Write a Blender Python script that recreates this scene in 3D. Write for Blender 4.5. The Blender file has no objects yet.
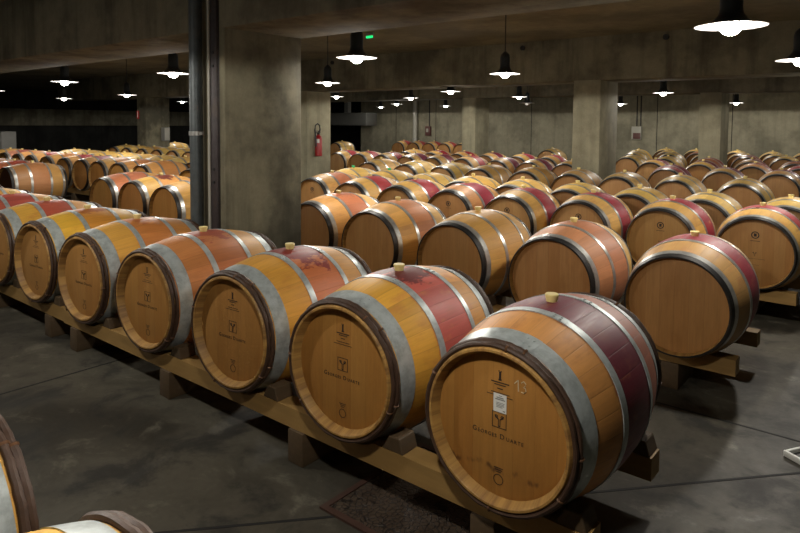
import bpy, bmesh, math, random
from mathutils import Vector, Matrix

C = bpy.context.scene.collection
PI = math.pi
rnd = random.Random(7)
H = 1.57                      # eye height above the floor

# ------------------------------------------------------------------ helpers
def lin(r, g, b):
    f = lambda v: (v / 255 / 12.92) if v / 255 <= .04045 else ((v / 255 + .055) / 1.055) ** 2.4
    return (f(r), f(g), f(b))

def tag(o, label=None, cat=None, group=None, kind=None):
    if label: o['label'] = label
    if cat: o['category'] = cat
    if group: o['group'] = group
    if kind: o['kind'] = kind
    return o

def empty(name, loc, rz=0):
    o = bpy.data.objects.new(name, None)
    o.empty_display_size = .1
    o.location = loc
    o.rotation_euler = (0, 0, rz)
    C.objects.link(o)
    return o

def mesh_from(bm, name, mats, smooth=True, ang=.6):
    me = bpy.data.meshes.new(name)
    bmesh.ops.recalc_face_normals(bm, faces=bm.faces[:])
    bm.to_mesh(me)
    bm.free()
    for m in (mats if isinstance(mats, (list, tuple)) else [mats]):
        me.materials.append(m)
    if smooth:
        me.polygons.foreach_set('use_smooth', [True] * len(me.polygons))
        me.set_sharp_from_angle(angle=ang)
    return me

def obj(name, me, parent=None, loc=(0, 0, 0), rot=(0, 0, 0)):
    o = bpy.data.objects.new(name, me)
    C.objects.link(o)
    o.location = loc
    o.rotation_euler = rot
    if parent: o.parent = parent
    return o

def add_box(bm, x0, x1, y0, y1, z0, z1, bev=0.0, mi=0):
    r = bmesh.ops.create_cube(bm, size=1)
    vs = r['verts']
    for v in vs:
        v.co = Vector(((x0 + x1) / 2 + v.co.x * (x1 - x0), (y0 + y1) / 2 + v.co.y * (y1 - y0), (z0 + z1) / 2 + v.co.z * (z1 - z0)))
    fs = set(f for v in vs for f in v.link_faces)
    for f in fs: f.material_index = mi
    if bev:
        es = list(set(e for v in vs for e in v.link_edges))
        bmesh.ops.bevel(bm, geom=es, offset=bev, segments=2, affect='EDGES', profile=.5)

def add_lathe(bm, prof, seg, axis='Y', closed=False, cen=(0, 0, 0), mi=0, phase=0.0):
    """prof: list of (height along axis, radius)"""
    rings = []
    cen = Vector(cen)
    for (h, r) in prof:
        ring = []
        if r < 1e-6:
            p = Vector((0, h, 0)) if axis == 'Y' else Vector((0, 0, h))
            ring = [bm.verts.new(p + cen)]
        else:
            for k in range(seg):
                a = 2 * PI * k / seg + phase
                p = Vector((r * math.sin(a), h, r * math.cos(a))) if axis == 'Y' else Vector((r * math.cos(a), r * math.sin(a), h))
                ring.append(bm.verts.new(p + cen))
        rings.append(ring)
    n = len(rings)
    for i in range(n if closed else n - 1):
        A, B = rings[i], rings[(i + 1) % n]
        for k in range(seg):
            k2 = (k + 1) % seg
            a = (A[0], A[0]) if len(A) == 1 else (A[k], A[k2])
            b = (B[0], B[0]) if len(B) == 1 else (B[k], B[k2])
            vs = []
            for v in (a[0], a[1], b[1], b[0]):
                if v not in vs: vs.append(v)
            if len(vs) > 2:
                f = bm.faces.new(vs); f.material_index = mi

def add_tube(bm, pts, r, seg=10, cap=True, mi=0):
    pts = [Vector(p) for p in pts]
    rings = []
    for i, p in enumerate(pts):
        d = (pts[min(i + 1, len(pts) - 1)] - pts[max(i - 1, 0)]).normalized()
        ref = Vector((0, 0, 1)) if abs(d.z) < .9 else Vector((1, 0, 0))
        u = d.cross(ref).normalized(); v = d.cross(u)
        rings.append([bm.verts.new(p + r * (math.cos(2 * PI * k / seg) * u + math.sin(2 * PI * k / seg) * v)) for k in range(seg)])
    for A, B in zip(rings, rings[1:]):
        for k in range(seg):
            f = bm.faces.new((A[k], A[(k + 1) % seg], B[(k + 1) % seg], B[k])); f.material_index = mi
    if cap:
        for R_ in (rings[0], rings[-1]):
            f = bm.faces.new(R_); f.material_index = mi

# ------------------------------------------------------------------ materials
class NT:
    def __init__(s, name):
        s.m = bpy.data.materials.new(name); s.m.use_nodes = True
        s.t = s.m.node_tree; s.b = s.t.nodes['Principled BSDF']
    def n(s, typ, **kw):
        x = s.t.nodes.new('ShaderNode' + typ)
        for k, v in kw.items(): setattr(x, k, v)
        return x
    def l(s, a, b): s.t.links.new(a, b)
    def math(s, op, a, b=None, c=None, clamp=False):
        x = s.n('Math', operation=op, use_clamp=clamp)
        for i, v in enumerate((a, b, c)):
            if v is None: continue
            if isinstance(v, (int, float)): x.inputs[i].default_value = v
            else: s.l(v, x.inputs[i])
        return x.outputs[0]
    def smooth(s, v, a, b, to0=0.0, to1=1.0):
        x = s.n('MapRange', interpolation_type='SMOOTHSTEP')
        s.l(v, x.inputs[0])
        for i, q in zip((1, 2, 3, 4), (a, b, to0, to1)): x.inputs[i].default_value = q
        return x.outputs[0]
    def mix(s, fac, a, b, mode='MIX'):
        x = s.n('Mix', data_type='RGBA', blend_type=mode)
        for i, v in ((0, fac), (6, a), (7, b)):
            if isinstance(v, (int, float)): x.inputs[i].default_value = v
            elif isinstance(v, (tuple, list)): x.inputs[i].default_value = (*v[:3], 1)
            else: s.l(v, x.inputs[i])
        return x.outputs[2]
    def noise(s, vec, scale, detail=4, rough=.55, dist=0.0):
        x = s.n('TexNoise')
        s.l(vec, x.inputs['Vector'])
        x.inputs['Scale'].default_value = scale; x.inputs['Detail'].default_value = detail
        x.inputs['Roughness'].default_value = rough; x.inputs['Distortion'].default_value = dist
        return x.outputs['Fac']
    def comb(s, x, y, z):
        q = s.n('CombineXYZ')
        for i, v in enumerate((x, y, z)):
            if isinstance(v, (int, float)): q.inputs[i].default_value = v
            else: s.l(v, q.inputs[i])
        return q.outputs[0]
    def sep(s, v):
        q = s.n('SeparateXYZ'); s.l(v, q.inputs[0]); return q.outputs
    def white(s, v, w=None):
        q = s.n('TexWhiteNoise', noise_dimensions='2D' if w is not None else '1D')
        if w is not None: s.l(s.comb(v, w, 0), q.inputs['Vector'])
        else: s.l(v, q.inputs['W'])
        return q.outputs['Value']
    def bump(s, h, strength=.3, dist=.01):
        q = s.n('Bump'); q.inputs['Strength'].default_value = strength; q.inputs['Distance'].default_value = dist
        s.l(h, q.inputs['Height']); s.l(q.outputs[0], s.b.inputs['Normal'])
    def col(s, c): s.l(c, s.b.inputs['Base Color']) if not isinstance(c, tuple) else setattr(s.b.inputs['Base Color'], 'default_value', (*c, 1))
    def set(s, rough=None, metal=None, spec=None):
        if rough is not None:
            if isinstance(rough, (int, float)): s.b.inputs['Roughness'].default_value = rough
            else: s.l(rough, s.b.inputs['Roughness'])
        if metal is not None: s.b.inputs['Metallic'].default_value = metal
        if spec is not None: s.b.inputs['Specular IOR Level'].default_value = spec
        return s.m

def attr(t, name):
    q = t.n('Attribute', attribute_type='OBJECT', attribute_name=name)
    return q

def mat_staves():
    HLm = .425
    t = NT('oak_staves')
    p = t.n('TexCoord').outputs['Object']
    x, y, z = t.sep(p)
    rn = t.n('ObjectInfo').outputs['Random']
    ang = t.math('ARCTAN2', x, z)
    u = t.math('MULTIPLY_ADD', ang, 27 / (2 * PI), t.math('MULTIPLY', rn, 17.0))
    sid = t.math('FLOOR', u)
    fr = t.math('SUBTRACT', u, sid)
    tone = t.white(sid, rn)
    grain = t.noise(t.comb(t.math('MULTIPLY', ang, 26), t.math('MULTIPLY', y, 5), t.math('MULTIPLY', rn, 50)), 1.0, 5, .6)
    blot = t.noise(t.comb(t.math('MULTIPLY', ang, 3.0), t.math('MULTIPLY', y, 5), t.math('MULTIPLY_ADD', rn, 90, tone)), 1.3, 4, .6)
    side, mid, rear = attr(t, 'side').outputs['Color'], attr(t, 'mid').outputs['Color'], attr(t, 'rear').outputs['Color']
    base = t.mix(t.smooth(y, -.02, .02), side, rear)
    ay = t.math('ABSOLUTE', y)
    m = t.smooth(t.math('ADD', ay, t.math('MULTIPLY', t.math('SUBTRACT', blot, .5), .05)), .165, .135)
    m = t.math('MULTIPLY', m, t.smooth(blot, .18, .42, .55, 1.0))
    colr = t.mix(m, base, mid)
    colr = t.mix(t.math('MULTIPLY', t.smooth(blot, .5, .72), .35), colr, t.mix(.5, mid, (.30, .10, .03)))
    rimn = t.noise(t.comb(t.math('MULTIPLY', ang, 9), y, rn), 1.0, 3)
    colr = t.mix(t.smooth(ay, HLm - .050, HLm - .044), colr, t.mix(t.smooth(rimn, .35, .7), (.40, .225, .062), (.22, .11, .034)))
    # wine spilt round the bung
    d = t.n('VectorMath', operation='LENGTH')
    t.l(t.comb(x, t.math('MULTIPLY', y, 1.0), t.math('MULTIPLY', t.math('SUBTRACT', z, .352), .6)), d.inputs[0])
    sp = t.noise(t.comb(t.math('MULTIPLY', x, 18), t.math('MULTIPLY', y, 9), t.math('MULTIPLY', rn, 30)), 1.0, 3, .7)
    dd = t.math('ADD', d.outputs['Value'], t.math('MULTIPLY', t.math('SUBTRACT', sp, .5), .42))
    spv = attr(t, 'splash').outputs['Fac']
    dd = t.math('SUBTRACT', dd, t.math('MULTIPLY', spv, .09))
    sf = t.math('MULTIPLY', t.math('MULTIPLY', t.smooth(dd, .09, .05), t.smooth(ay, .150, .132)), t.math('MINIMUM', t.math('MULTIPLY', spv, 1.4), .92))
    colr = t.mix(sf, colr, attr(t, 'spill').outputs['Color'])
    g = t.math('MULTIPLY_ADD', grain, .5, .75)
    g = t.math('MULTIPLY', g, t.math('MULTIPLY_ADD', tone, .24, .86))
    joint = t.math('MINIMUM', t.smooth(fr, 0, .03), t.smooth(fr, 1.0, .97))
    g = t.math('MULTIPLY', g, t.math('MULTIPLY_ADD', joint, .22, .78))
    gc = t.n('CombineColor')
    for i in range(3): t.l(g, gc.inputs[i])
    t.col(t.mix(1.0, colr, gc.outputs[0], 'MULTIPLY'))
    t.bump(t.math('ADD', t.math('MULTIPLY', grain, .3), t.math('MULTIPLY', joint, .8)), .35, .002)
    return t.set(t.math('MULTIPLY_ADD', grain, .3, .36), spec=.35)

def mat_head():
    t = NT('oak_head')
    p = t.n('TexCoord').outputs['Object']
    x, y, z = t.sep(p)
    rn = t.n('ObjectInfo').outputs['Random']
    u = t.math('MULTIPLY_ADD', x, 12.5, t.math('MULTIPLY', rn, 9.7))
    sid = t.math('FLOOR', u); fr = t.math('SUBTRACT', u, sid)
    tone = t.white(sid, rn)
    grain = t.noise(t.comb(t.math('MULTIPLY', x, 70), t.math('MULTIPLY', rn, 40), t.math('MULTIPLY', z, 5)), 1.0, 5, .65)
    blot = t.noise(t.comb(t.math('MULTIPLY', x, 7), t.math('MULTIPLY', rn, 60), t.math('MULTIPLY', z, 4)), 1.0, 4, .6)
    base = attr(t, 'head').outputs['Color']
    colr = t.mix(t.smooth(tone, .0, 1.0, .0, .6), base, t.mix(1.0, base, (.84, .74, .64), 'MULTIPLY'))
    colr = t.mix(t.smooth(blot, .5, .75, 0, .4), colr, t.mix(1.0, base, (.66, .54, .42), 'MULTIPLY'))
    # dried wine tide-mark near the bottom of the head
    tide = t.math('ADD', z, t.math('MULTIPLY', t.noise(t.comb(t.math('MULTIPLY', x, 16), 0, rn), 1.0, 3), .11))
    tm = t.math('MULTIPLY', t.math('MULTIPLY', t.smooth(tide, -.115, -.1), t.math('MULTIPLY', t.smooth(tide, -.085, -.098), t.smooth(t.noise(t.comb(t.math('MULTIPLY', x, 22), 3.0, t.math('MULTIPLY', z, 9)), 1.0, 3), .42, .62))), attr(t, 'tide').outputs['Fac'])
    colr = t.mix(tm, colr, (.05, .018, .01))
    g = t.math('MULTIPLY_ADD', grain, .55, .72)
    joint = t.math('MINIMUM', t.smooth(fr, 0, .025), t.smooth(fr, 1.0, .975))
    g = t.math('MULTIPLY', g, t.math('MULTIPLY_ADD', joint, .18, .82))
    gc = t.n('CombineColor')
    for i in range(3): t.l(g, gc.inputs[i])
    t.col(t.mix(1.0, colr, gc.outputs[0], 'MULTIPLY'))
    t.bump(t.math('ADD', grain, joint), .2, .002)
    return t.set(t.math('MULTIPLY_ADD', grain, .25, .42), spec=.3)

def mat_metal(name, c, rough, spot=.25, metal=1.0):
    t = NT(name)
    p = t.n('TexCoord').outputs['Object']
    rn = t.n('ObjectInfo').outputs['Random']
    off = t.n('VectorMath', operation='ADD'); t.l(p, off.inputs[0]); t.l(t.comb(rn, rn, rn), off.inputs[1])
    n1 = t.noise(off.outputs[0], 22, 5, .65); n2 = t.noise(off.outputs[0], 5, 3, .5)
    colr = t.mix(t.smooth(n1, .35, .7), c, tuple(v * (1 - spot) for v in c))
    colr = t.mix(t.smooth(n2, .55, .8, 0, .35), colr, (.16, .12, .08))
    t.col(colr); t.bump(n1, .1, .001)
    return t.set(t.math('MULTIPLY_ADD', n2, .3, rough - .15), metal)

def mat_simple(name, c, rough=.6, var=.25, scale=14, bump=.15, metal=0.0, stretch=(1, 1, 1)):
    t = NT(name)
    p = t.n('TexCoord').outputs['Object']
    mp = t.n('Mapping'); t.l(p, mp.inputs[0]); mp.inputs['Scale'].default_value = stretch
    n = t.noise(mp.outputs[0], scale, 5, .6)
    t.col(t.mix(n, tuple(v * (1 - var) for v in c), tuple(min(1, v * (1 + var)) for v in c)))
    if bump: t.bump(n, bump, .004)
    return t.set(rough, metal)

def mat_concrete(name, c, dark, drip=.6):
    t = NT(name)
    p = t.n('TexCoord').outputs['Object']
    x, y, z = t.sep(p)
    n1 = t.noise(p, .9, 6, .62); n2 = t.noise(p, 7, 6, .6); n4 = t.noise(p, 55, 3, .6)
    n3 = t.noise(t.comb(t.math('MULTIPLY', x, 5), t.math('MULTIPLY', y, 5), t.math('MULTIPLY', z, .45)), 1.0, 5, .6)
    colr = t.mix(t.smooth(n1, .42, .62), c, dark)
    colr = t.mix(t.smooth(n3, .45, .72, 0, drip), colr, tuple(v * .55 for v in dark))
    k = t.math('MULTIPLY_ADD', n2, .5, .75); k = t.math('MULTIPLY', k, t.math('MULTIPLY_ADD', n4, .3, .85))
    gc = t.n('CombineColor')
    for i in range(3): t.l(k, gc.inputs[i])
    t.col(t.mix(1.0, colr, gc.outputs[0], 'MULTIPLY'))
    t.bump(t.math('ADD', n4, t.math('MULTIPLY', n2, 1.5)), .25, .004)
    return t.set(.85, spec=.25)

def mat_floor():
    t = NT('polished_concrete_floor')
    p = t.n('TexCoord').outputs['Object']
    n1 = t.noise(p, .8, 6, .65, .6); n2 = t.noise(p, 3.2, 7, .68, .4); n3 = t.noise(p, 30, 4, .6)
    colr = t.mix(t.smooth(n1, .36, .64), (.030, .027, .020), (.084, .076, .057))
    colr = t.mix(t.smooth(n2, .49, .64, 0, .85), colr, (.022, .021, .018))
    colr = t.mix(t.smooth(n2, .44, .30, 0, .75), colr, (.165, .152, .118))
    k = t.math('MULTIPLY_ADD', n3, .5, .75)
    gc = t.n('CombineColor')
    for i in range(3): t.l(k, gc.inputs[i])
    t.col(t.mix(1.0, colr, gc.outputs[0], 'MULTIPLY'))
    t.bump(t.math('ADD', n3, t.math('MULTIPLY', n2, 2.0)), .12, .004)
    return t.set(t.math('MULTIPLY_ADD', n2, .6, .24), spec=.3)

def mat_emit(name, c, s):
    t = NT(name)
    t.col(c); t.b.inputs['Emission Color'].default_value = (*c, 1); t.b.inputs['Emission Strength'].default_value = s
    return t.set(.4)

def mat_drain():
    t = NT('rusty_drain_plate')
    p = t.n('TexCoord').outputs['Object']
    v = t.n('TexVoronoi', feature='DISTANCE_TO_EDGE'); t.l(p, v.inputs['Vector']); v.inputs['Scale'].default_value = 46
    e = t.smooth(v.outputs['Distance'], .02, .12); n = t.noise(p, 9, 5)
    t.col(t.mix(e, (.012, .008, .006), t.mix(n, (.035, .018, .012), (.10, .075, .05))))
    t.bump(e, .8, .006)
    return t.set(.45, .2)

M = dict(
    staves=mat_staves(), head=mat_head(),
    galv=mat_metal('galvanised_steel', (.48, .53, .53), .42, .35, .35),
    steel=mat_metal('grey_steel_hoop', (.50, .50, .48), .33, .3, .7),
    black=mat_metal('blackened_steel', (.035, .033, .032), .45, .3, .6),
    withy=mat_simple('chestnut_withy', (.055, .028, .016), .5, .6, 30, .5),
    osier=mat_simple('osier_tie', (.13, .06, .025), .6, .3, 40),
    bung=mat_simple('silicone_bung', (.74, .60, .24), .45, .06, 20, 0),
    bungred=mat_simple('stained_bung', (.22, .05, .05), .5, .2, 20, 0),
    bunggreen=mat_simple('green_bung', (.03, .42, .16), .45, .1, 20, 0),
    ink=mat_simple('burnt_brand', (.018, .010, .007), .7, .2, 40, 0),
    chalk=mat_simple('chalk', (.62, .52, .34), .9, .3, 60, 0),
    paper=mat_simple('paper', (.70, .70, .66), .8, .04, 40, 0),
    pine=mat_simple('rack_timber', (.31, .185, .058), .6, .35, 3, .2, stretch=(1, 9, 9)),
    oldwood=mat_simple('dark_block_timber', (.075, .046, .020), .75, .4, 6, .3, stretch=(6, 1, 6)),
    concrete=mat_concrete('board_marked_concrete', (.35, .325, .225), (.24, .22, .15), .4),
    concrete_stained=mat_concrete('stained_concrete', (.235, .215, .145), (.080, .074, .052)),
    concrete_dark=mat_concrete('grey_concrete', (.22, .205, .145), (.115, .106, .076)),
    ceiling=mat_concrete('ceiling_concrete', (.22, .20, .145), (.15, .135, .10), .2),
    wall=mat_concrete('far_wall_concrete', (.34, .315, .225), (.225, .21, .15), .35),
    darkwall=mat_concrete('painted_shade_render', (.030, .031, .028), (.018, .018, .017)),  # near-black colour stands in for the missing light on these far walls
    floor=mat_floor(),
    joint=mat_simple('floor_joint_sealant', (.006, .006, .006), .8, .2, 20, 0),
    pipe=mat_metal('grey_painted_pipe', (.085, .10, .105), .45, .25, .3),
    channel=mat_metal('cable_channel', (.060, .048, .050), .5, .3, .3),
    lampdark=mat_metal('dark_enamel', (.018, .022, .024), .4, .2, .2),
    enamel=mat_simple('white_enamel', (.85, .85, .85), .3, .02, 10, 0),
    bulb=mat_emit('lit_bulb', (1.0, .97, .92), 22.0),
    rubber=mat_simple('black_rubber', (.012, .012, .012), .5, .2, 20, 0),
    red=mat_simple('red_paint', (.34, .010, .012), .35, .1, 10, 0),
    grey=mat_simple('grey_paint', (.20, .20, .185), .55, .15, 5, .05),
    lgrey=mat_simple('pale_plastic', (.42, .41, .35), .5, .1, 10, 0),
    brown=mat_simple('dark_red_box', (.12, .045, .04), .5, .2, 10, 0),
    drain=mat_drain(),
    green=mat_emit('green_exit_glow', (.01, .55, .14), 1.0),
    white=mat_simple('white_plastic', (.80, .82, .78), .4, .05, 10, 0),
)

# ------------------------------------------------------------------ setting (camera-relative heights + H)
YB1, YB2, YB3 = 2.87, 9.75, 15.4      # front faces of the three beams
BEAM_Z, CEIL_Z = .70 + H, 1.385 + H
def struct(name, boxes, m, bev=0.0, label=None, cat=None):
    bm = bmesh.new()
    for b in boxes: add_box(bm, *b, bev=bev)
    o = obj(name, mesh_from(bm, name, m, smooth=bool(bev)))
    o['kind'] = 'structure'
    if label: o['label'] = label
    if cat: o['category'] = cat
    return o

XL, XR, YN, YF = -31.0, 6.5, -6.0, 22.0
struct('floor', [(XL, XR, YN, 31, -.2, 0)], M['floor'], label='dark stained concrete cellar floor', cat='floor')
struct('ceiling', [(XL, XR, YN, 31, CEIL_Z, CEIL_Z + .25)], M['ceiling'], label='brown-grey concrete ceiling slab between the beams', cat='ceiling')
struct('wall_back', [(-20.35, XR, YF, YF + .3, 0, CEIL_Z)], M['wall'], label='far grey concrete wall with panel joints', cat='wall')
struct('wall_right', [(XR, XR + .3, YN, 31, 0, CEIL_Z)], M['wall'], label='concrete wall on the right side', cat='wall')
struct('wall_front', [(XL, XR, YN - .3, YN, 0, CEIL_Z)], M['wall'], label='concrete wall behind the viewpoint', cat='wall')
struct('wall_left', [(XL - .3, XL, YN, 31, 0, CEIL_Z)], M['darkwall'], label='left end wall with its shade put into the colour', cat='wall')
struct('wall_recess', [(XL, -15, 30.7, 31, 0, CEIL_Z)], M['darkwall'], label='wall deep inside the opening, shade put into its colour', cat='wall')
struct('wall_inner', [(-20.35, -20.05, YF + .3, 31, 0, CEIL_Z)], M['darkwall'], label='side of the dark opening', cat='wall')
# dark band running across the unlit left end
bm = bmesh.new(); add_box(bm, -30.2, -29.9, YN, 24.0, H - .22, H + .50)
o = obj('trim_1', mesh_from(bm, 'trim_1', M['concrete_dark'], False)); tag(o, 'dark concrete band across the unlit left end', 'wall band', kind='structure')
bm = bmesh.new()
for X in (-18.20, -16.0, -13.75, -11.5, -9.2, -6.84, -4.56, -2.3, .1, 2.4, 4.7):
    add_box(bm, X - .011, X + .011, YF - .004, YF + .01, 0, CEIL_Z)
o = obj('trim_2', mesh_from(bm, 'trim_2', M['joint'], False)); tag(o, 'dark vertical panel joints of the far wall', 'wall joint', kind='structure')

COLX = (-10.75, -4.47)
for nm, y, z, xa, xb, dp in (('nearest', YB1, BEAM_Z, -30.9, XR, .77), ('middle', YB2, BEAM_Z, -23.5, XR, .75), ('farthest', YB3, BEAM_Z + .03, -23.5, XR, .75)):
    struct('beam', [(xa, xb, y, y + dp, z, CEIL_Z + .02)], M['concrete_dark'], .012,
           '%s concrete ceiling beam running across the cellar' % nm, 'beam')
struct('column', [(-4.475, -4.045, YB1 + .002, YB1 + .765, 0, BEAM_Z + .05)], M['concrete_stained'], .012, 'big nearest concrete pillar with a grey pipe on its face', 'column')
for (xa, xb, y, zt, lab) in ((-11.10, -10.67, YB2, BEAM_Z, 'concrete pillar carrying the red fire extinguisher'), (-4.36, -3.91, YB2, BEAM_Z, 'concrete pillar in the middle distance, right of centre'),
                       (-18.1, -17.57, YB2, BEAM_Z, 'stained concrete pillar with small red sign at the left'), (2.2, 2.63, YB2, BEAM_Z, 'concrete pillar outside the view on the right'),
                       (-10.27, -9.82, YB3, BEAM_Z + .03, 'far concrete pillar in front of five red barrels'), (-3.87, -3.42, YB3, BEAM_Z + .03, 'far concrete pillar at the right, before the back wall')):
    struct('column', [(xa, xb, y + .002, y + .748, 0, zt + .05)], M['concrete_stained' if lab.startswith('stained') else 'concrete'], .012, lab, 'column')

# floor joints: shallow sealed saw cuts
def cut(p, q, w=.007):
    p, q = Vector((*p, 0)), Vector((*q, 0)); d = (q - p).normalized(); n = Vector((-d.y, d.x, 0)) * w
    bm = bmesh.new()
    vs = [bm.verts.new(v + Vector((0, 0, zz))) for zz in (.0012, -.02) for v in (p - n, q - n, q + n, p + n)]
    bm.faces.new(vs[:4]); bm.faces.new(vs[4:][::-1])
    for k in range(4): bm.faces.new((vs[k], vs[(k + 1) % 4], vs[4 + (k + 1) % 4], vs[4 + k]))
    return bm
for k, (p, q, lab) in enumerate((((-14, 3.66), (6.4, 3.66), 'dark floor joint running behind the front row'), ((-4.02, -5.9), (-4.02, 21.9), 'dark floor joint at the left of the aisle'),
                            ((-2.75, .6), (.65, 4.47), 'diagonal hairline joint across the floor'))):
    o = obj('trim_%d' % (k + 3), mesh_from(cut(p, q), 'floor_joint', M['joint'], False)); tag(o, lab, 'floor joint', kind='structure')

# ------------------------------------------------------------------ barrels
L, RB, ZC = .85, .352, .535            # length, belly radius, axis height above the floor
HL = L / 2
def rad(y, rh):
    return rh + (RB - rh) * (1 - (abs(y) / HL) ** 2)

def body_mesh(name, rh, seg, ny, rim=.030):
    bm = bmesh.new()
    e = rim * .55
    prof = [(-HL + .040, rh - rim), (-HL + .004, rh - e), (-HL, rh - e + .003), (-HL, rh - .003), (-HL + .003, rh)]
    for i in range(1, ny): prof.append((-HL + .003 + (L - .006) * i / ny, rad(-HL + .003 + (L - .006) * i / ny, rh)))
    prof += [(HL - .003, rh), (HL, rh - .003), (HL, rh - e + .003), (HL - .004, rh - e), (HL - .040, rh - rim)]
    add_lathe(bm, prof, seg)
    return mesh_from(bm, name, M['staves'], ang=.5)

def head_mesh(name, rh, seg, s, rim=.030):
    bm = bmesh.new()
    y0 = s * (HL - .036); y1 = s * (HL - .060)
    add_lathe(bm, [(y0, 0), (y0, rh - rim - .010), (y0 - s * .004, rh - rim + .003), (y1, rh - rim + .003), (y1, 0)], seg)
    return mesh_from(bm, name, M['head'], ang=.3)

def hoop_mesh(name, rh, a, b, th, seg, m, rivets=False):
    bm = bmesh.new()
    n = 3
    ys = [a + (b - a) * i / n for i in range(n + 1)]
    prof = [(y, rad(y, rh) + th) for y in ys] + [(y, rad(y, rh) - .004) for y in reversed(ys)]
    add_lathe(bm, prof, seg, closed=True)
    if rivets:                               # overlapped seam near the top with its rivets
        a0 = .22
        for k in range(2):
            yy = a + (b - a) * (.28 + .44 * k)
            r = rad(yy, rh) + th + .001
            for da in (0, .075):
                p = Vector((r * math.sin(a0 + da), yy, r * math.cos(a0 + da)))
                bmesh.ops.create_icosphere(bm, subdivisions=1, radius=.0055, matrix=Matrix.Translation(p))
        g = []
        for k in range(9):
            aa = a0 - .05 + .2 * k / 8
            g.append([bm.verts.new(Vector(((rad(y, rh) + th + .0022) * math.sin(aa), y, (rad(y, rh) + th + .0022) * math.cos(aa)))) for y in (a + .001, b - .001)])
        for A, B in zip(g, g[1:]): bm.faces.new((A[0], B[0], B[1], A[1]))
    return mesh_from(bm, name, m, ang=.5)

def withy_mesh(name, y, R, r, seg, ph):
    bm = bmesh.new()
    n, q = seg, 8
    rg = random.Random(int(ph * 100))
    wob = [rg.uniform(-.0012, .0012) for _ in range(n)]
    rings = []
    for i in range(n):
        a = 2 * PI * i / n
        rr = r * (1 + .10 * math.sin(3 * a + ph)) + wob[i] * .5
        cR = R + wob[i]
        rings.append([bm.verts.new(Vector(((cR + rr * math.cos(2 * PI * k / q)) * math.sin(a), y + rr * 1.15 * math.sin(2 * PI * k / q) + wob[(i * 3) % n] * .6,
                                           (cR + rr * math.cos(2 * PI * k / q)) * math.cos(a)))) for k in range(q)])
    for i in range(n):
        A, B = rings[i], rings[(i + 1) % n]
        for k in range(q): bm.faces.new((A[k], A[(k + 1) % q], B[(k + 1) % q], B[k]))
    return mesh_from(bm, name, M['withy'])

def tie_mesh(y, R, r):
    bm = bmesh.new(); ax = Vector((0, 1, 0)); n = 14
    rings = []
    for i, d in enumerate((-.014, -.009, -.003, .003, .009, .014)):
        c = Vector((R * math.sin(d), y, R * math.cos(d))); rd = Vector((math.sin(d), 0, math.cos(d)))
        k_ = r + (.0008, .0034, .0018, .0034, .0018, .0006)[i]
        rings.append([bm.verts.new(c + k_ * (math.cos(2 * PI * k / n) * rd + 1.15 * math.sin(2 * PI * k / n) * ax)) for k in range(n)])
    for A, B in zip(rings, rings[1:]):
        for k in range(n): bm.faces.new((A[k], A[(k + 1) % n], B[(k + 1) % n], B[k]))
    return mesh_from(bm, 'osier_tie', M['osier'])

def bung_mesh():
    bm = bmesh.new()
    add_lathe(bm, [(-.012, 0), (-.012, .021), (.006, .022), (.020, .0265), (.026, .0265), (.029, .024), (.029, 0)], 20, 'Z')
    return mesh_from(bm, 'bung', M['bung'], ang=.5)

def text_mesh(s, size, ext=.0004, spacing=1.0):
    cu = bpy.data.curves.new('lettering', 'FONT')
    cu.body = s; cu.size = size; cu.align_x = 'CENTER'; cu.extrude = ext; cu.space_character = spacing; cu.resolution_u = 3
    o = bpy.data.objects.new('lettering', cu); C.objects.link(o)
    dg = bpy.context.evaluated_depsgraph_get()
    me = bpy.data.meshes.new_from_object(o.evaluated_get(dg))
    bpy.data.objects.remove(o); bpy.data.curves.remove(cu)
    return me

def add_text(bm, s, size, x, z, y, spacing=1.0, rot=0):
    me = text_mesh(s, size, spacing=spacing)
    me.transform(Matrix.Translation((x, y, z)) @ Matrix.Rotation(PI / 2, 4, 'X') @ Matrix.Rotation(rot, 4, 'Z'))
    bm.from_mesh(me); bpy.data.meshes.remove(me)

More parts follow.
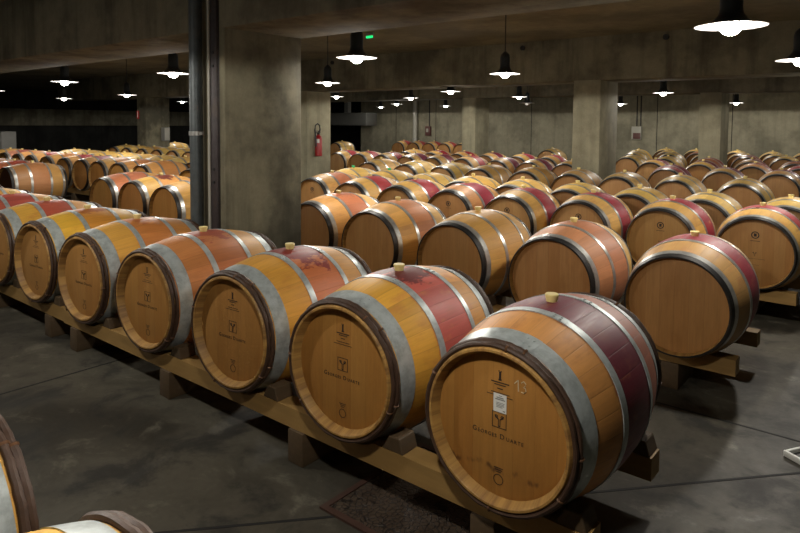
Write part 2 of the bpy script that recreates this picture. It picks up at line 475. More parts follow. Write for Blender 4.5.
YH = -HL + .036                              # front face of the head
def brand_mesh(kind):
    """printing burnt into a head: list of (name, mesh)"""
    y = YH - .0006; d = .0005; out = []; cur = [None]
    def bar(x0, x1, z0, z1): add_box(cur[0], x0, x1, y - d, y + d, z0, z1)
    def ring(cx, cz, R, w, n=28): add_lathe(cur[0], [(y - d, R - w), (y - d, R), (y + d, R), (y + d, R - w)], n, closed=True, cen=(cx, 0, cz))
    def start(): cur[0] = bmesh.new()
    def done(name): out.append((name, mesh_from(cur[0], name, M['ink'], False)))
    def frame(cx, cz, s, w):
        bar(cx - s, cx + s, cz + s - w, cz + s); bar(cx - s, cx + s, cz - s, cz - s + w)
        bar(cx - s, cx - s + w, cz - s, cz + s); bar(cx + s - w, cx + s, cz - s, cz + s)
    def vine(cx, cz, k):                     # forked emblem
        bar(cx - .005 * k, cx - .0022 * k, cz - .022 * k, cz + .006 * k); bar(cx + .0022 * k, cx + .005 * k, cz - .022 * k, cz + .006 * k)
        bar(cx - .005 * k, cx + .005 * k, cz - .024 * k, cz - .020 * k)
        for s in (-1, 1):
            add_tube(cur[0], [(cx + s * .003 * k, y, cz + .004 * k), (cx + s * .010 * k, y, cz + .009 * k), (cx + s * .019 * k, y, cz + .019 * k)], .0022 * k, 6)
            ring(cx + s * .0125 * k, cz + .0145 * k, .0065 * k, .0028 * k, 14)
    start()
    if kind == 'chateau':
        frame(0, .020, .028, .0020); vine(0, .018, .9); done('emblem_logo')
        start(); add_text(cur[0], 'G', .025, -.098, -.044, y); add_text(cur[0], 'EORGES', .018, -.047, -.044, y, 1.25)
        add_text(cur[0], 'D', .025, .012, -.044, y); add_text(cur[0], 'UARTE', .018, .061, -.044, y, 1.3); done('lettering')
        start(); bar(-.0035, .0045, .164, .190); bar(-.0055, .0065, .159, .164); bar(-.0055, -.002, .189, .194); bar(.0025, .0065, .189, .193)
        bar(-.034, .036, .150, .1535); bar(-.022, .024, .142, .145); bar(-.010, .012, .129, .132)
        bar(-.034, .038, .114, .116); bar(-.050, .050, .104, .106); done('stamp_mark')
        start(); ring(0, -.190, .019, .0022); bar(-.018, .018, -.150, -.148); bar(-.013, .014, -.157, -.155); bar(-.010, .010, -.164, -.162); done('lower_stamp')
    else:
        ring(0, .150, .030, .008); bar(-.010, .010, .138, .162); bar(-.012, .012, .158, .163); bar(-.034, .036, .100, .104); done('stamp_mark')
        start(); vine(0, -.005, .75); bar(-.055, .075, -.045, -.043); bar(-.03, .035, -.095, -.093); done('emblem_logo')
    return out

def head_for(i): pass
QN, QF = 96, 40
RH_F, RH_S = .275, .284
FB = dict(body=body_mesh('stave_body_withy', RH_F, QN, 22, .025), h0=head_mesh('head', RH_F, QN, -1, .025), h1=head_mesh('head', RH_F, QN, 1, .025),
          hoops=[hoop_mesh('hoop', RH_F, a, b, .0028, QN, M['galv'], True) for a, b in ((-HL + .052, -HL + .122), (-.150, -.116), (.116, .150), (HL - .122, HL - .052))],
          withy=[(y, rad(y, RH_F) + .0070) for y in (-HL + .0135, -HL + .0335, HL - .0335, HL - .0135)])
FB['wm'] = [withy_mesh('withy_hoop', y, R, .0096, QN, i * 1.7 + .3) for i, (y, R) in enumerate(FB['withy'])]
FB['tm'] = [tie_mesh(y, R, .0099) for (y, R) in FB['withy']]
def steel_set(seg):
    hs = []
    for a, b, m in ((-HL - .002, -HL + .036, 'black'), (-HL + .044, -HL + .084, 'steel'), (-.166, -.132, 'steel'),
                    (.132, .166, 'steel'), (HL - .084, HL - .044, 'steel'), (HL - .036, HL + .002, 'black')):
        hs.append(hoop_mesh('hoop', RH_S, a, b, .0060 if m == 'black' else .0030, seg, M[m]))
    return dict(body=body_mesh('stave_body_steel', RH_S, seg, 16, .011), h0=head_mesh('head', RH_S, seg, -1, .011), h1=head_mesh('head', RH_S, seg, 1, .011), hoops=hs)
SN, SF = steel_set(80), steel_set(QF)
BUNG = bung_mesh()
BR_C, BR_S = brand_mesh('chateau'), brand_mesh('steel')

def barrel(x, y, rz, colors, label, group, kit='far', bung='bung', brand=None, withy=False):
    """x, y: centre of the front head; the barrel's axis runs along +Y"""
    root = empty('wine_barrel', (x - math.sin(rz) * HL, y + math.cos(rz) * HL, ZC - RB), rz)
    tag(root, label, 'barrel', group)
    K = FB if withy else (SN if kit == 'near' else SF)
    up = (0, 0, RB)
    b = obj('staves', K['body'], root, up)
    for k in ('side', 'mid', 'rear', 'spill'): b[k] = colors[k]
    b['splash'] = colors.get('splash', 0.0)
    hd = None
    for me in (K['h0'], K['h1']):
        h = obj('head', me, root, up); h['head'] = colors['head']; h['tide'] = colors.get('tide', 0.0)
        hd = hd or h
    for me in K['hoops']: obj('hoop', me, root, up)
    if withy:
        for wm, tm in zip(K['wm'], K['tm']):
            w = obj('withy_hoop', wm, root, up)
            for k in range(4): obj('osier_tie', tm, w, rot=(0, rnd.uniform(0, .9) + k * PI / 2, 0))
    bg = obj('bung', BUNG, root, (0, 0, 2 * RB))
    if bung != 'bung':
        bg.material_slots[0].link = 'OBJECT'; bg.material_slots[0].material = M[bung]
    for nm_, me in (brand or []): obj(nm_, me, hd)
    return root, hd

def cols(side, mid, rear=None, head=(166, 117, 56), splash=0, spill=(92, 24, 34), tide=0.0):
    def a(c, dv_=(-3, 3, 2)):
        g = .3 * c[0] + .55 * c[1] + .15 * c[2]
        return [float(v) for v in lin(*[g + (v - g) * 1.0 + dv for v, dv in zip(c, dv_)])]
    return dict(side=a(side), mid=a(mid), rear=a(rear or side), head=a(head, (0, 2, 4)), splash=float(splash), spill=a(spill), tide=float(tide))

# palette (side, mid, rear, adjective)
YEL, TAN, ORA = (214, 165, 84), (196, 148, 82), (200, 132, 74)
G0 = 'wine barrels of the front row'
front = [
    (-1.077, 1.833, cols((204, 138, 74), (104, 24, 42), (160, 92, 72), (164, 114, 52), tide=.7), 'nearest front-row barrel, dark wine-red middle, white paper label and chalked 13 on head'),
    (-1.838, 1.846, cols((216, 156, 60), (188, 84, 74), (206, 142, 72), (164, 116, 54), .55, (70, 20, 30)), 'second barrel in the front row, yellow oak with rose-red middle and dark bung spill'),
    (-2.599, 1.847, cols((212, 150, 62), (200, 112, 66), (206, 146, 76), (162, 116, 58), 1.25, (128, 34, 40)), 'third barrel in the front row, yellow with wine-red spill below its bung'),
    (-3.425, 1.857, cols((200, 126, 72), (184, 108, 62), (204, 146, 76), (160, 114, 56), .6, (150, 60, 46)), 'fourth barrel in the front row, orange oak standing before the big pillar'),
    (-4.225, 1.857, cols((210, 152, 68), (196, 120, 62), (202, 134, 70), (162, 116, 60), .3, (150, 60, 46)), 'fifth barrel in the front row, yellow-orange oak left of the grey pipe'),
    (-4.985, 1.857, cols((220, 166, 58), (206, 136, 56), (214, 160, 66), (164, 118, 62), .4, (150, 50, 40)), 'sixth barrel in the front row, bright yellow oak with brown streaks'),
    (-5.74, 1.86, cols((214, 158, 66), (182, 82, 62), (206, 142, 70), (162, 116, 60), .2), 'seventh barrel in the front row, yellow ends and rose-red middle'),
    (-6.50, 1.86, cols((172, 84, 64), (170, 74, 62), (202, 142, 74), (160, 114, 60)), 'eighth barrel in the front row, reddish, cut by the left photo edge'),
    (-7.26, 1.86, cols((204, 150, 72), (196, 140, 70), None, (160, 114, 60)), 'ninth barrel in the front row, only its rear top showing at left'),
    (-8.02, 1.86, cols((200, 120, 76), (190, 110, 72), None, (160, 114, 60)), 'tenth barrel in the front row, only its rear end showing at left'),
]
SKIP = {('7b', 0), ('L3b', 0), ('L3b', 1), ('L4', 0), ('4', 0), ('5', 4), ('6', 5), ('4L', 0), ('4L', 1), ('4L', 2), ('4L', 4)}
first_head = None
for i, (x, y, c, lab) in enumerate(front):
    if ('F', i) in SKIP: continue
    r_, hd = barrel(x, y, (.005, .035, .055, .055, .06)[min(i, 4)] + rnd.uniform(-.004, .004), c, lab, G0, brand=BR_C, withy=True)
    r_['row'] = 'F'; r_['idx'] = i
    if i == 0: first_head = hd
# paper label and chalk number on the nearest head
bm = bmesh.new(); add_box(bm, -.0235, .0275, YH - .0012, YH - .0002, .048, .112)
lab = obj('paper_label', mesh_from(bm, 'paper_label', M['paper'], False), first_head); lab['label'] = 'white printed paper label'
bm = bmesh.new()
for k, (a, b, z) in enumerate(((-.004, .008, .105), (-.013, .014, .097), (-.018, .020, .091), (-.014, .018, .080), (-.014, .016, .075), (-.014, .017, .070), (-.014, .010, .065), (.012, .020, .053))):
    add_box(bm, a + .002, b + .002, YH - .0019, YH - .0009, z, z + (.0035 if k in (1, 2, 7) else .0018))
obj('label_print', mesh_from(bm, 'label_print', M['grey'], False), first_head)
bm = bmesh.new(); yy = YH - .0012
sc_ = lambda pts: [(.078 + (x - .095) * .85, yy, .160 + (z - .153) * .85) for (x, _, z) in pts]
add_tube(bm, sc_([(.070, yy, .158), (.083, yy, .172), (.086, yy, .176), (.088, yy, .130)]), .0017, 5)
add_tube(bm, sc_([(.100, yy, .168), (.110, yy, .176), (.119, yy, .168), (.117, yy, .158), (.109, yy, .153), (.118, yy, .149), (.121, yy, .139), (.113, yy, .130), (.100, yy, .131)]), .0017, 5)
obj('chalk_number', mesh_from(bm, 'chalk_number', M['chalk']), first_head)

# foreground barrels of the row beside the viewpoint (their far ends show at the lower left corner)
GF = 'wine barrels beside the viewpoint'
for (x, y, c, lab_) in ((-1.085, -.26, cols((214, 160, 66), (190, 130, 66)), 'foreground barrel at the bottom edge, only hoops and yellow stave showing'),
                       (-1.845, -.26, cols((206, 150, 70), (190, 130, 66)), 'foreground barrel cut by the lower left corner, brown withy hoops showing')):
    barrel(x, y, 0, c, lab_, GF, withy=True)[0]['row'] = 'G'

W_MID = (132, 42, 54)
ROWS = {}
def jit(c, a=9):
    k = rnd.uniform(-a, a)
    return tuple(max(20, min(250, v + k + rnd.uniform(-2, 2))) for v in c)
ORD = 'first second third fourth fifth sixth seventh eighth ninth tenth eleventh twelfth thirteenth fourteenth fifteenth sixteenth seventeenth eighteenth'.split()
def row(key, phrase, y, xs, palette, kit='far', ny=None, brand=None, bungs=None, heads=(160, 116, 66)):
    n = 0
    for i, x in enumerate(xs):
        yy = y if not isinstance(y, (list, tuple)) else y[i]
        pal = palette[i % len(palette)]
        adj, side, mid, rear = pal
        c = cols(jit(side), jit(mid), jit(rear), jit(heads, 10), *( (pal_splash.get((key, i), 0),) ))
        j = (rnd.uniform(-.012, .012), rnd.uniform(-.02, .02), .045 + rnd.uniform(-.012, .012))
        if (key, i) in SKIP: continue
        lab = '%s oak barrel, %s in the %s' % (adj, ORD[n] + (' from right' if n else ' from right'), phrase)
        r_, _ = barrel(x + j[0], yy + j[1], j[2], c, lab, 'barrels in the ' + phrase, kit, (bungs or {}).get(i, 'bung'), brand)
        r_['row'] = key; r_['idx'] = i
        ROWS.setdefault(key, []).append((x, yy, phrase))
        n += 1
pal_splash = {('R', 4): .3, ('RL', 1): .8}
Y_ = ('yellow', (212, 170, 96), (208, 164, 90), (212, 170, 96))
T_ = ('plain tan', (190, 146, 84), (188, 142, 80), (192, 148, 86))
O_ = ('orange-tan', (196, 138, 80), (188, 122, 72), (198, 144, 84))
RD = ('red-banded yellow', (204, 156, 86), (150, 42, 54), (206, 160, 92))
WN = ('wine-dark banded tan', (186, 140, 80), (108, 28, 46), (192, 146, 84))
RP = ('rosy', (178, 112, 84), (164, 84, 72), (192, 148, 88))
DW = ('dark wine-red', (140, 62, 60), (108, 30, 46), (150, 80, 66))

row('R', 'second row right of big pillar', [3.755, 3.81, 3.83, 3.92, 3.98], [-1.05, -1.838, -2.653, -3.55, -4.33],
    [('wine-red topped', (160, 116, 66), (132, 44, 54), (186, 146, 84)), ('pink-banded', (168, 108, 72), (172, 108, 72), (198, 152, 88)), ('yellow-tan', (196, 146, 76), (190, 138, 74), (196, 146, 78)),
     ('brown-streaked yellow', (200, 144, 74), (176, 108, 70), (204, 156, 80)), ('orange-yellow', (206, 146, 78), (180, 104, 68), (206, 152, 84))], 'near', heads=(172, 124, 70))
row('RL', 'second row left of big pillar', [3.86, 3.9, 3.92], [-6.62, -7.44, -8.2],
    [('yellow', (208, 152, 78), (196, 130, 72), (206, 150, 84)), ('wine-spilt yellow', (208, 158, 84), (200, 140, 78), (206, 150, 84)), ('rosy orange', (196, 116, 78), (190, 112, 84), (206, 150, 84))], 'near', heads=(188, 136, 74))
row('RLL', 'second row beyond the left aisle', 3.8, [-11.16, -11.94, -12.72], [('reddish brown', (160, 112, 70), (156, 102, 64), (168, 122, 66)), ('red-topped orange', (190, 110, 76), (176, 80, 66), (196, 120, 80)), O_], 'far', heads=(90, 56, 34))
row('2', 'third row right of big pillar', [5.78, 5.75, 5.78, 5.7, 5.75, 5.7, 5.68, 5.75], [-1.0, -1.75, -2.5, -3.24, -4.0, -4.73, -5.46, -6.22],
    [('red-topped yellow', (212, 160, 88), (152, 52, 58), (204, 160, 96)), RD, RD, RD, ('crimson-banded orange', (214, 150, 98), (158, 34, 56), (206, 150, 90)), ('crimson-banded yellow', (212, 162, 88), (158, 42, 54), (206, 160, 92)),
     ('red-banded yellow', (208, 156, 84), (168, 60, 62), (200, 150, 84)), ('pale yellow', (212, 160, 92), (200, 120, 86), (206, 150, 90))], 'near', brand=BR_S)
row('2b', 'fourth row right of big pillar', 6.66, [-.92, -1.64, -2.36, -3.08, -3.8, -4.52, -5.25, -5.97, -6.7], [Y_, Y_, Y_, Y_, Y_, Y_, ('pale yellow', (212, 172, 100), (206, 166, 94), (206, 166, 94)), Y_, Y_], 'far', bungs={6: 'bung', 7: 'bunggreen', 8: 'bunggreen'})
row('L3', 'third row beyond the left aisle', 5.5, [-8.72, -10.19, -10.94, -11.67, -12.4, -13.14, -13.95, -14.72, -15.45, -16.2, -16.95],
    [O_, O_, ('orange', (208, 146, 86), (200, 128, 80), (208, 150, 92)), ('yellow-tan', (210, 158, 92), (204, 140, 86), (206, 156, 92)), ('wine-topped tan', (206, 152, 90), (140, 34, 54), (204, 150, 90)), ('red-topped tan', (206, 152, 90), (160, 64, 64), (204, 150, 90)),
     O_, ('red-topped tan', (206, 152, 90), (160, 64, 64), (204, 150, 90)), O_, RP, T_], 'far', heads=(184, 130, 66))
row('L3b', 'fourth row beyond the left aisle', 6.5, [-8.6, -9.4, -10.2, -11.0, -11.8, -12.6, -13.4, -14.2, -15.0, -15.8], [Y_], 'far')
row('3', 'fifth row right of big pillar', 8.82, [-1.73, -2.52, -3.28, -4.01, -4.76, -5.57, -6.34, -7.14, -8.0], [Y_, ('straw-yellow', (212, 170, 100), (208, 164, 96), (212, 170, 100)), T_, T_, T_, T_, ('olive-tan', (190, 150, 78), (186, 144, 74), (190, 150, 80)), Y_, T_], 'far')
row('L4', 'fifth row beyond the left aisle', 8.78, [-13.2, -13.92, -14.65, -15.4, -16.15, -16.95, -17.7], [Y_, T_, Y_], 'far')
row('4', 'sixth row right of big pillar', 11.1, [-.85, -1.65, -2.45, -3.3, -5.12, -5.86, -6.6, -7.44, -8.2, -8.93, -9.66, -10.39, -11.12],
    [WN, ('wine-banded tan', (190, 142, 86), (130, 40, 56), (196, 150, 92)), WN, DW, T_, WN, WN, ('red-banded pale', (206, 160, 104), (170, 60, 66), (204, 150, 100)), WN, ('wine-banded yellow', (200, 150, 90), (110, 30, 50), (200, 150, 90)), RD, RD, RD], 'far')
row('5', 'seventh row right of big pillar', 12.8, [-1.55, -2.31, -3.2, -4.09, -5.6, -6.35, -7.1, -7.9, -8.7, -9.5, -10.3], [DW, ('rosy-topped tan', (200, 140, 96), (176, 90, 80), (196, 136, 90)), WN, WN, RD, ('pink-banded yellow', (210, 160, 100), (180, 70, 76), (206, 150, 96)), RD, WN, RD, RD, T_], 'far')
row('6', 'eighth row right of big pillar', 14.3, [-1.85, -2.65, -3.45, -4.3, -5.1, -5.9], [RP, ('red-topped tan', (196, 150, 100), (150, 60, 62), (190, 130, 92)), RP, Y_, Y_, Y_], 'far')
row('7', 'ninth row, behind the far pillars', 16.5, [-2.33, -3.12, -4.05, -4.86, -5.75, -8.15, -16.6], [Y_, RP, Y_, Y_, ('pale yellow', (216, 178, 108), (210, 170, 100), (212, 172, 104)), Y_, Y_], 'far')
row('8', 'last row along the back wall', 19.2, [-2.3, -3.05, -3.9, -4.95, -5.8, -12.9, -13.62, -14.34, -15.07, -15.81], [Y_] * 5 + [('pink-topped', (206, 158, 96), (176, 72, 70), (200, 120, 96))] * 5, 'far')
row('7b', 'tenth row right of big pillar', 17.75, [-1.95, -2.72, -3.5, -4.5, -5.3, -6.1], [T_, Y_, Y_, RP, Y_, Y_], 'far')
row('4L', 'sixth row beyond the left aisle', 11.1, [-15.0, -15.8, -17.3, -19.0, -19.8], [Y_, RP, RP], 'far')

# ------------------------------------------------------------------ racks
def rail_mesh(xa, xb, centres, yoff, w=.10, z0=.155, z1=.248):
    """a rail cut with a cradle under each barrel; runs along X"""
    bm = bmesh.new()
    pts = [(xa, z1)]
    for cx in sorted(centres):
        R = .322
        half = math.sqrt(max(0, R * R - (ZC - z1) ** 2))
        for k in range(13):
            x = cx - half + 2 * half * k / 12
            pts.append((x, ZC - math.sqrt(max(1e-6, R * R - (x - cx) ** 2))))
    pts.append((xb, z1))
    top = [[bm.verts.new((x, yy, z)) for x, z in pts] for yy in (-w / 2, w / 2)]
    bot = [[bm.verts.new((x, yy, z0)) for x, z in pts] for yy in (-w / 2, w / 2)]
    for k in range(len(pts) - 1):
        bm.faces.new((top[0][k], top[0][k + 1], top[1][k + 1], top[1][k]))
        bm.faces.new((bot[0][k + 1], bot[0][k], bot[1][k], bot[1][k + 1]))
        bm.faces.new((bot[0][k], bot[0][k + 1], top[0][k + 1], top[0][k]))
        bm.faces.new((bot[1][k + 1], bot[1][k], top[1][k], top[1][k + 1]))
    for k in (0, -1): bm.faces.new((bot[0][k], top[0][k], top[1][k], bot[1][k]))
    return mesh_from(bm, 'rail', M['pine'], False)

def block_mesh(w=.10, l=.34, h=.155):
    bm = bmesh.new(); add_box(bm, -w / 2, w / 2, -l / 2, l / 2, 0, h, .004)
    return mesh_from(bm, 'block', M['oldwood'], ang=.4)
def chock_mesh():
    bm = bmesh.new()
    vs = [bm.verts.new(p) for p in ((-.055, -.05, 0), (.055, -.05, 0), (.055, .05, 0), (-.055, .05, 0), (-.02, -.05, .062), (.035, -.05, .062), (.035, .05, .062), (-.02, .05, .062))]
    for f in ((0, 3, 2, 1), (4, 5, 6, 7), (0, 1, 5, 4), (1, 2, 6, 5), (2, 3, 7, 6), (3, 0, 4, 7)): bm.faces.new([vs[k] for k in f])
    bmesh.ops.bevel(bm, geom=bm.edges[:], offset=.004, segments=1, affect='EDGES')
    return mesh_from(bm, 'chock', M['oldwood'], False)
BLK, CHK = block_mesh(), chock_mesh()

def rack(xa, xb, y, centres, label, group, blocks=None, chocks=True):
    root = empty('barrel_rack', ((xa + xb) / 2, y + HL, 0))
    tag(root, label, 'barrel rack', group)
    ox = (xa + xb) / 2
    cs = [c - ox for c in centres if xa < c < xb]
    for s in (-1, 1):
        yo = s * (HL - .115)
        obj('rail', rail_mesh(xa - ox, xb - ox, cs, yo), root, (0, yo, 0))
        for bx in (blocks or [xa + .35 + k * ((xb - xa - .7) / max(1, round((xb - xa) / 1.1))) for k in range(max(1, round((xb - xa) / 1.1)) + 1)]):
            obj('block', BLK, root, (bx - ox, yo - s * .105, 0))
        if chocks:
            for c in cs:
                obj('chock', CHK, root, (c + .245, yo, .248)) if c + .3 < xb - ox else None
    return root

FX = [f[0] for f in front]
rack(-4.60, -.77, 1.85, FX, 'long pale timber rack under the first five front-row barrels', 'timber barrel racks', [-4.42, -3.27, -2.16, -1.16])
rack(-8.6, -4.61, 1.86, FX, 'pale timber rack under the front-row barrels at far left', 'timber barrel racks', [-4.86, -5.95, -7.1, -8.2])
rack(-2.5, -.7, -.26, [-1.085, -1.845], 'timber rack under the foreground barrels', 'timber barrel racks', chocks=False)
for key in ROWS:
    ps = sorted(ROWS[key]); ph = ps[0][2]
    runs = [[ps[0]]]
    for q in ps[1:]:
        if q[0] - runs[-1][-1][0] > 2.6 or abs(q[1] - runs[-1][-1][1]) > .2: runs.append([q])
        else: runs[-1].append(q)
    for k, rn_ in enumerate(runs):
        xa, xb = rn_[0][0] - .3, rn_[-1][0] + .3
        yv = sum(q[1] for q in rn_) / len(rn_)
        lb = 'low timber rack carrying the ' + ph
        if len(runs) > 1: lb = 'timber rack under %s barrel of the %s' % ('the leftmost' if k == 0 and len(runs) == 2 else ('the rightmost' if k == len(runs) - 1 else 'a middle'), ph)
        rack(xa, xb, yv, [q[0] for q in rn_], lb, 'timber barrel racks', chocks=key in ('R',))['row'] = 'rack' + key

# ------------------------------------------------------------------ pendant lamps
bm = bmesh.new(); add_lathe(bm, [(.028, .062), (.045, .075), (.07, .066), (.10, .060), (.20, .060), (.235, .054), (.262, .030), (.275, .016), (.275, 0)], 32, 'Z')
HOUS = mesh_from(bm, 'housing', M['lampdark'])
bm = bmesh.new()
add_lathe(bm, [(.072, .050), (.066, .068), (.036, .090), (.018, .120), (.005, .170), (0.002, .190)], 48, 'Z', mi=0)
add_lathe(bm, [(0.0, .190), (.003, .169), (.015, .118), (.026, .085), (.030, .030)], 48, 'Z', mi=1)
add_lathe(bm, [(0.0, .190), (.002, .190)], 48, 'Z', mi=1)
SHADE = mesh_from(bm, 'shade', [M['lampdark'], M['enamel']])
bm = bmesh.new(); add_lathe(bm, [(-.052, 0), (-.050, .018), (-.041, .038), (-.026, .052), (-.006, .060), (.010, .055), (.022, .040), (.028, .020)], 28, 'Z')
BULB = mesh_from(bm, 'bulb', M['bulb'])
BULB_OFF = BULB.copy(); BULB_OFF.materials.clear(); BULB_OFF.materials.append(M['enamel'])
bm = bmesh.new(); add_lathe(bm, [(-.025, .0), (-.025, .022), (-.012, .045), (0, .045)], 20, 'Z')
ROSE = mesh_from(bm, 'ceiling_rose', M['lampdark'])
LP = 34.0
def lamp(x, y, z, label, on=True, under=None, power=1.0):
    root = empty('pendant_lamp', (x, y, z)); tag(root, label, 'lamp', 'bell-shaped pendant lamps')
    top = (under if under else CEIL_Z) - z
    obj('housing', HOUS, root); s = obj('shade', SHADE, root)
    obj('bulb', BULB if on else BULB_OFF, root)
    bm = bmesh.new(); add_tube(bm, [(0, 0, .27), (0, 0, top - .01)], .006, 8)
    obj('cord', mesh_from(bm, 'cord', M['rubber']), root)
    obj('ceiling_rose', ROSE, root, (0, 0, top))
    if on:
        ld = bpy.data.lights.new('lamp_light', 'SPOT'); ld.energy = LP * power; ld.color = (1.0, .94, .84); ld.shadow_soft_size = .05; ld.spot_size = math.radians(180); ld.spot_blend = .04
        lo = bpy.data.objects.new('lamp_light', ld); C.objects.link(lo); lo.parent = root; lo.location = (0, 0, -.10)
        ld = bpy.data.lights.new('bulb_spill', 'POINT'); ld.energy = LP * power * .13; ld.color = (1.0, .95, .86); ld.shadow_soft_size = .05
        lo = bpy.data.objects.new('bulb_spill', ld); C.objects.link(lo); lo.parent = root; lo.location = (0, 0, -.105)
    return root
LAMPS = [
    (-.86, 4.02, .565, 'largest lit pendant lamp, at top right near the photo edge'), (-.80, 6.30, .555, 'lit pendant lamp cut by the right photo edge'),
    (-4.10, 4.37, .605, 'large lit pendant lamp just right of the big pillar'), (-7.05, 6.87, .605, 'lit pendant lamp on a long cord above the extinguisher pillar'),
    (-4.02, 6.97, .620, 'lit pendant lamp on a long cord, upper centre'), (-7.02, 10.12, .615, 'lit pendant lamp without visible housing, centre, above the wide pillar'),
    (-9.95, 12.6, .635, 'lit pendant lamp left of the far downpipe'), (-13.3, 16.1, .625, 'tiny lit lamp second from the dark opening'),
    (-16.6, 19.1, .635, 'tiniest lit lamp near the dark opening'), (-11.75, 11.77, .675, 'lit pendant lamp at the corner of the extinguisher pillar'),
    (-12.9, 18.3, .615, 'tiny lit lamp above the five red barrels'), (-7.25, 13.24, .630, 'lit pendant lamp right of the far centre pillar'),
    (-3.70, 12.2, .595, 'lit pendant lamp above the pale wall box'), (-3.90, 19.2, .620, 'lit lamp right of the far right pillar'),
    (-6.93, 18.85, .62, 'tiny lit lamp beside the middle pillar edge'),
    (-7.05, 4.27, .580, 'lit pendant lamp just left of the grey pipe'), (-9.9, 4.21, .575, 'upper lit lamp of the two at far left'),
    (-16.4, 6.95, .545, 'lower lit lamp of the two at far left'), (-13.1, 6.84, .555, 'lit pendant lamp on a long cord before the small red sign'),
    (-19.0, 11.82, .655, 'small lit lamp half behind the grey pipe'), (-14.95, 4.95, .61, 'lit lamp cut by the left photo edge'),
]
for (x, y, z, lab_) in LAMPS: lamp(x, y, z + H, lab_)
lamp(-7.55, 14.2, .52 + H, 'small unlit pendant lamp beside a lit one', on=False)
# out-of-frame lamps: added ones to brighten the back right, then the viewpoint bay's own
for x, y in ((-.95, 10.1), (-.95, 12.8), (-.95, 16.5), (-.95, 19.3)):
    lamp(x, y, .61 + H, 'unseen pendant lamp added past the right edge to brighten the back right', power=.45)
for x in (-7.2, -4.1, -1.0):
    lamp(x, .80, .60 + H, 'pendant lamp over the aisle behind the viewpoint', power=1.0)

# ------------------------------------------------------------------ fittings
root = empty('drain_pipe', (-4.32, 2.806, 0)); tag(root, 'dark grey vertical pipe fixed to the big pillar', 'pipe')
bm = bmesh.new(); add_tube(bm, [(0, 0, 0), (0, 0, 1.5), (0, 0, CEIL_Z - .002)], .050, 28)
obj('tube', mesh_from(bm, 'tube', M['pipe']), root)
for z in (H - .09, H + .95):
    bm = bmesh.new(); add_lathe(bm, [(-.016, .049), (-.016, .057), (.016, .057), (.016, .049)], 28, 'Z', closed=True)
    add_box(bm, .054, .085, -.012, .012, -.010, .010)
    obj('pipe_clamp', mesh_from(bm, 'pipe_clamp', M['steel']), root, (0, 0, z))
root = empty('cable_channel', (-4.148, 2.855, 0)); tag(root, 'narrow dark cable channel beside the pipe on the pillar', 'cable channel')
bm = bmesh.new(); add_box(bm, -.042, .042, -.012, .016, .0, CEIL_Z - .002, .003)
obj('cover', mesh_from(bm, 'cover', M['channel']), root)
for z in (H - .36, H - .46, H + .42, H + .52):
    bm = bmesh.new(); add_lathe(bm, [(-.020, 0), (-.020, .010), (-.010, .013)], 12, 'Y')
    obj('bolt', mesh_from(bm, 'bolt', M['rubber']), root, (0, 0, z))
root = empty('conduit', (-4.225, 2.858, 0)); tag(root, 'thin pale conduit between grey pipe and cable channel', 'conduit')
bm = bmesh.new(); add_tube(bm, [(0, 0, 0), (0, 0, CEIL_Z - .002)], .012, 12)
obj('tube', mesh_from(bm, 'tube', M['lgrey']), root)

# fire extinguisher on the side of its pillar
root = empty('fire_extinguisher', (-10.575, 10.02, H - .76)); tag(root, 'red fire extinguisher hung on the side of a concrete pillar', 'fire extinguisher')
bm = bmesh.new(); add_lathe(bm, [(0, 0), (0, .070), (.012, .082), (.40, .082), (.445, .066), (.475, .030), (.49, .026), (.49, 0)], 28, 'Z')
obj('cylinder', mesh_from(bm, 'cylinder', M['red']), root)
bm = bmesh.new(); add_lathe(bm, [(.488, .0), (.488, .032), (.53, .032), (.53, 0)], 16, 'Z'); add_box(bm, -.012, .012, -.10, .05, .528, .545); add_box(bm, -.012, .012, -.10, .03, .560, .575); add_box(bm, -.012, .012, .0, .03, .53, .575)
obj('valve', mesh_from(bm, 'valve', M['rubber']), root)
bm = bmesh.new()
add_tube(bm, [(0, .03, .53), (0, .05, .62), (0, .03, .70), (0, -.03, .735), (0, -.09, .70), (0, -.11, .60), (.02, -.105, .42), (.03, -.10, .22)], .016, 10)
obj('hose', mesh_from(bm, 'hose', M['rubber']), root)
bm = bmesh.new(); add_box(bm, -.100, -.086, -.03, .03, .20, .50)
obj('bracket', mesh_from(bm, 'bracket', M['steel'], False), root)
bm = bmesh.new()
for k in range(7):
    a0 = PI * .5 + 1.1 + k * .12 - 2.2; 
g = []
for k in range(9):
    a0 = -1.25 + k * .09
    g.append([bm.verts.new((.0832 * math.cos(a0), .0832 * math.sin(a0), z)) for z in (.30, .39)])
for A, B in zip(g, g[1:]): bm.faces.new((A[0], B[0], B[1], A[1]))
obj('instruction_sticker', mesh_from(bm, 'instruction_sticker', M['paper']), root)

root = empty('safety_sign', (-18.02, YB2 - .012, H + .19)); tag(root, 'small red and white safety sign on the left pillar', 'sign')
bm = bmesh.new(); add_box(bm, -.06, .06, -.010, .010, -.12, .12, .003); obj('plate', mesh_from(bm, 'plate', M['red']), root)
bm = bmesh.new(); add_box(bm, -.015, .018, -.0125, -.009, -.08, .09); obj('white_mark', mesh_from(bm, 'white_mark', M['white'], False), root)
root = empty('junction_box', (-17.40, YB2 + .55, H - .38)); tag(root, 'grey electrical box on the side of the left pillar', 'electrical box')
bm = bmesh.new(); add_box(bm, -.168, .02, -.09, .09, -.20, .20, .008); obj('casing', mesh_from(bm, 'casing', M['grey']), root)
bm = bmesh.new(); add_box(bm, .019, .026, -.08, .08, -.18, .18, .003); obj('lid', mesh_from(bm, 'lid', M['lgrey']), root)

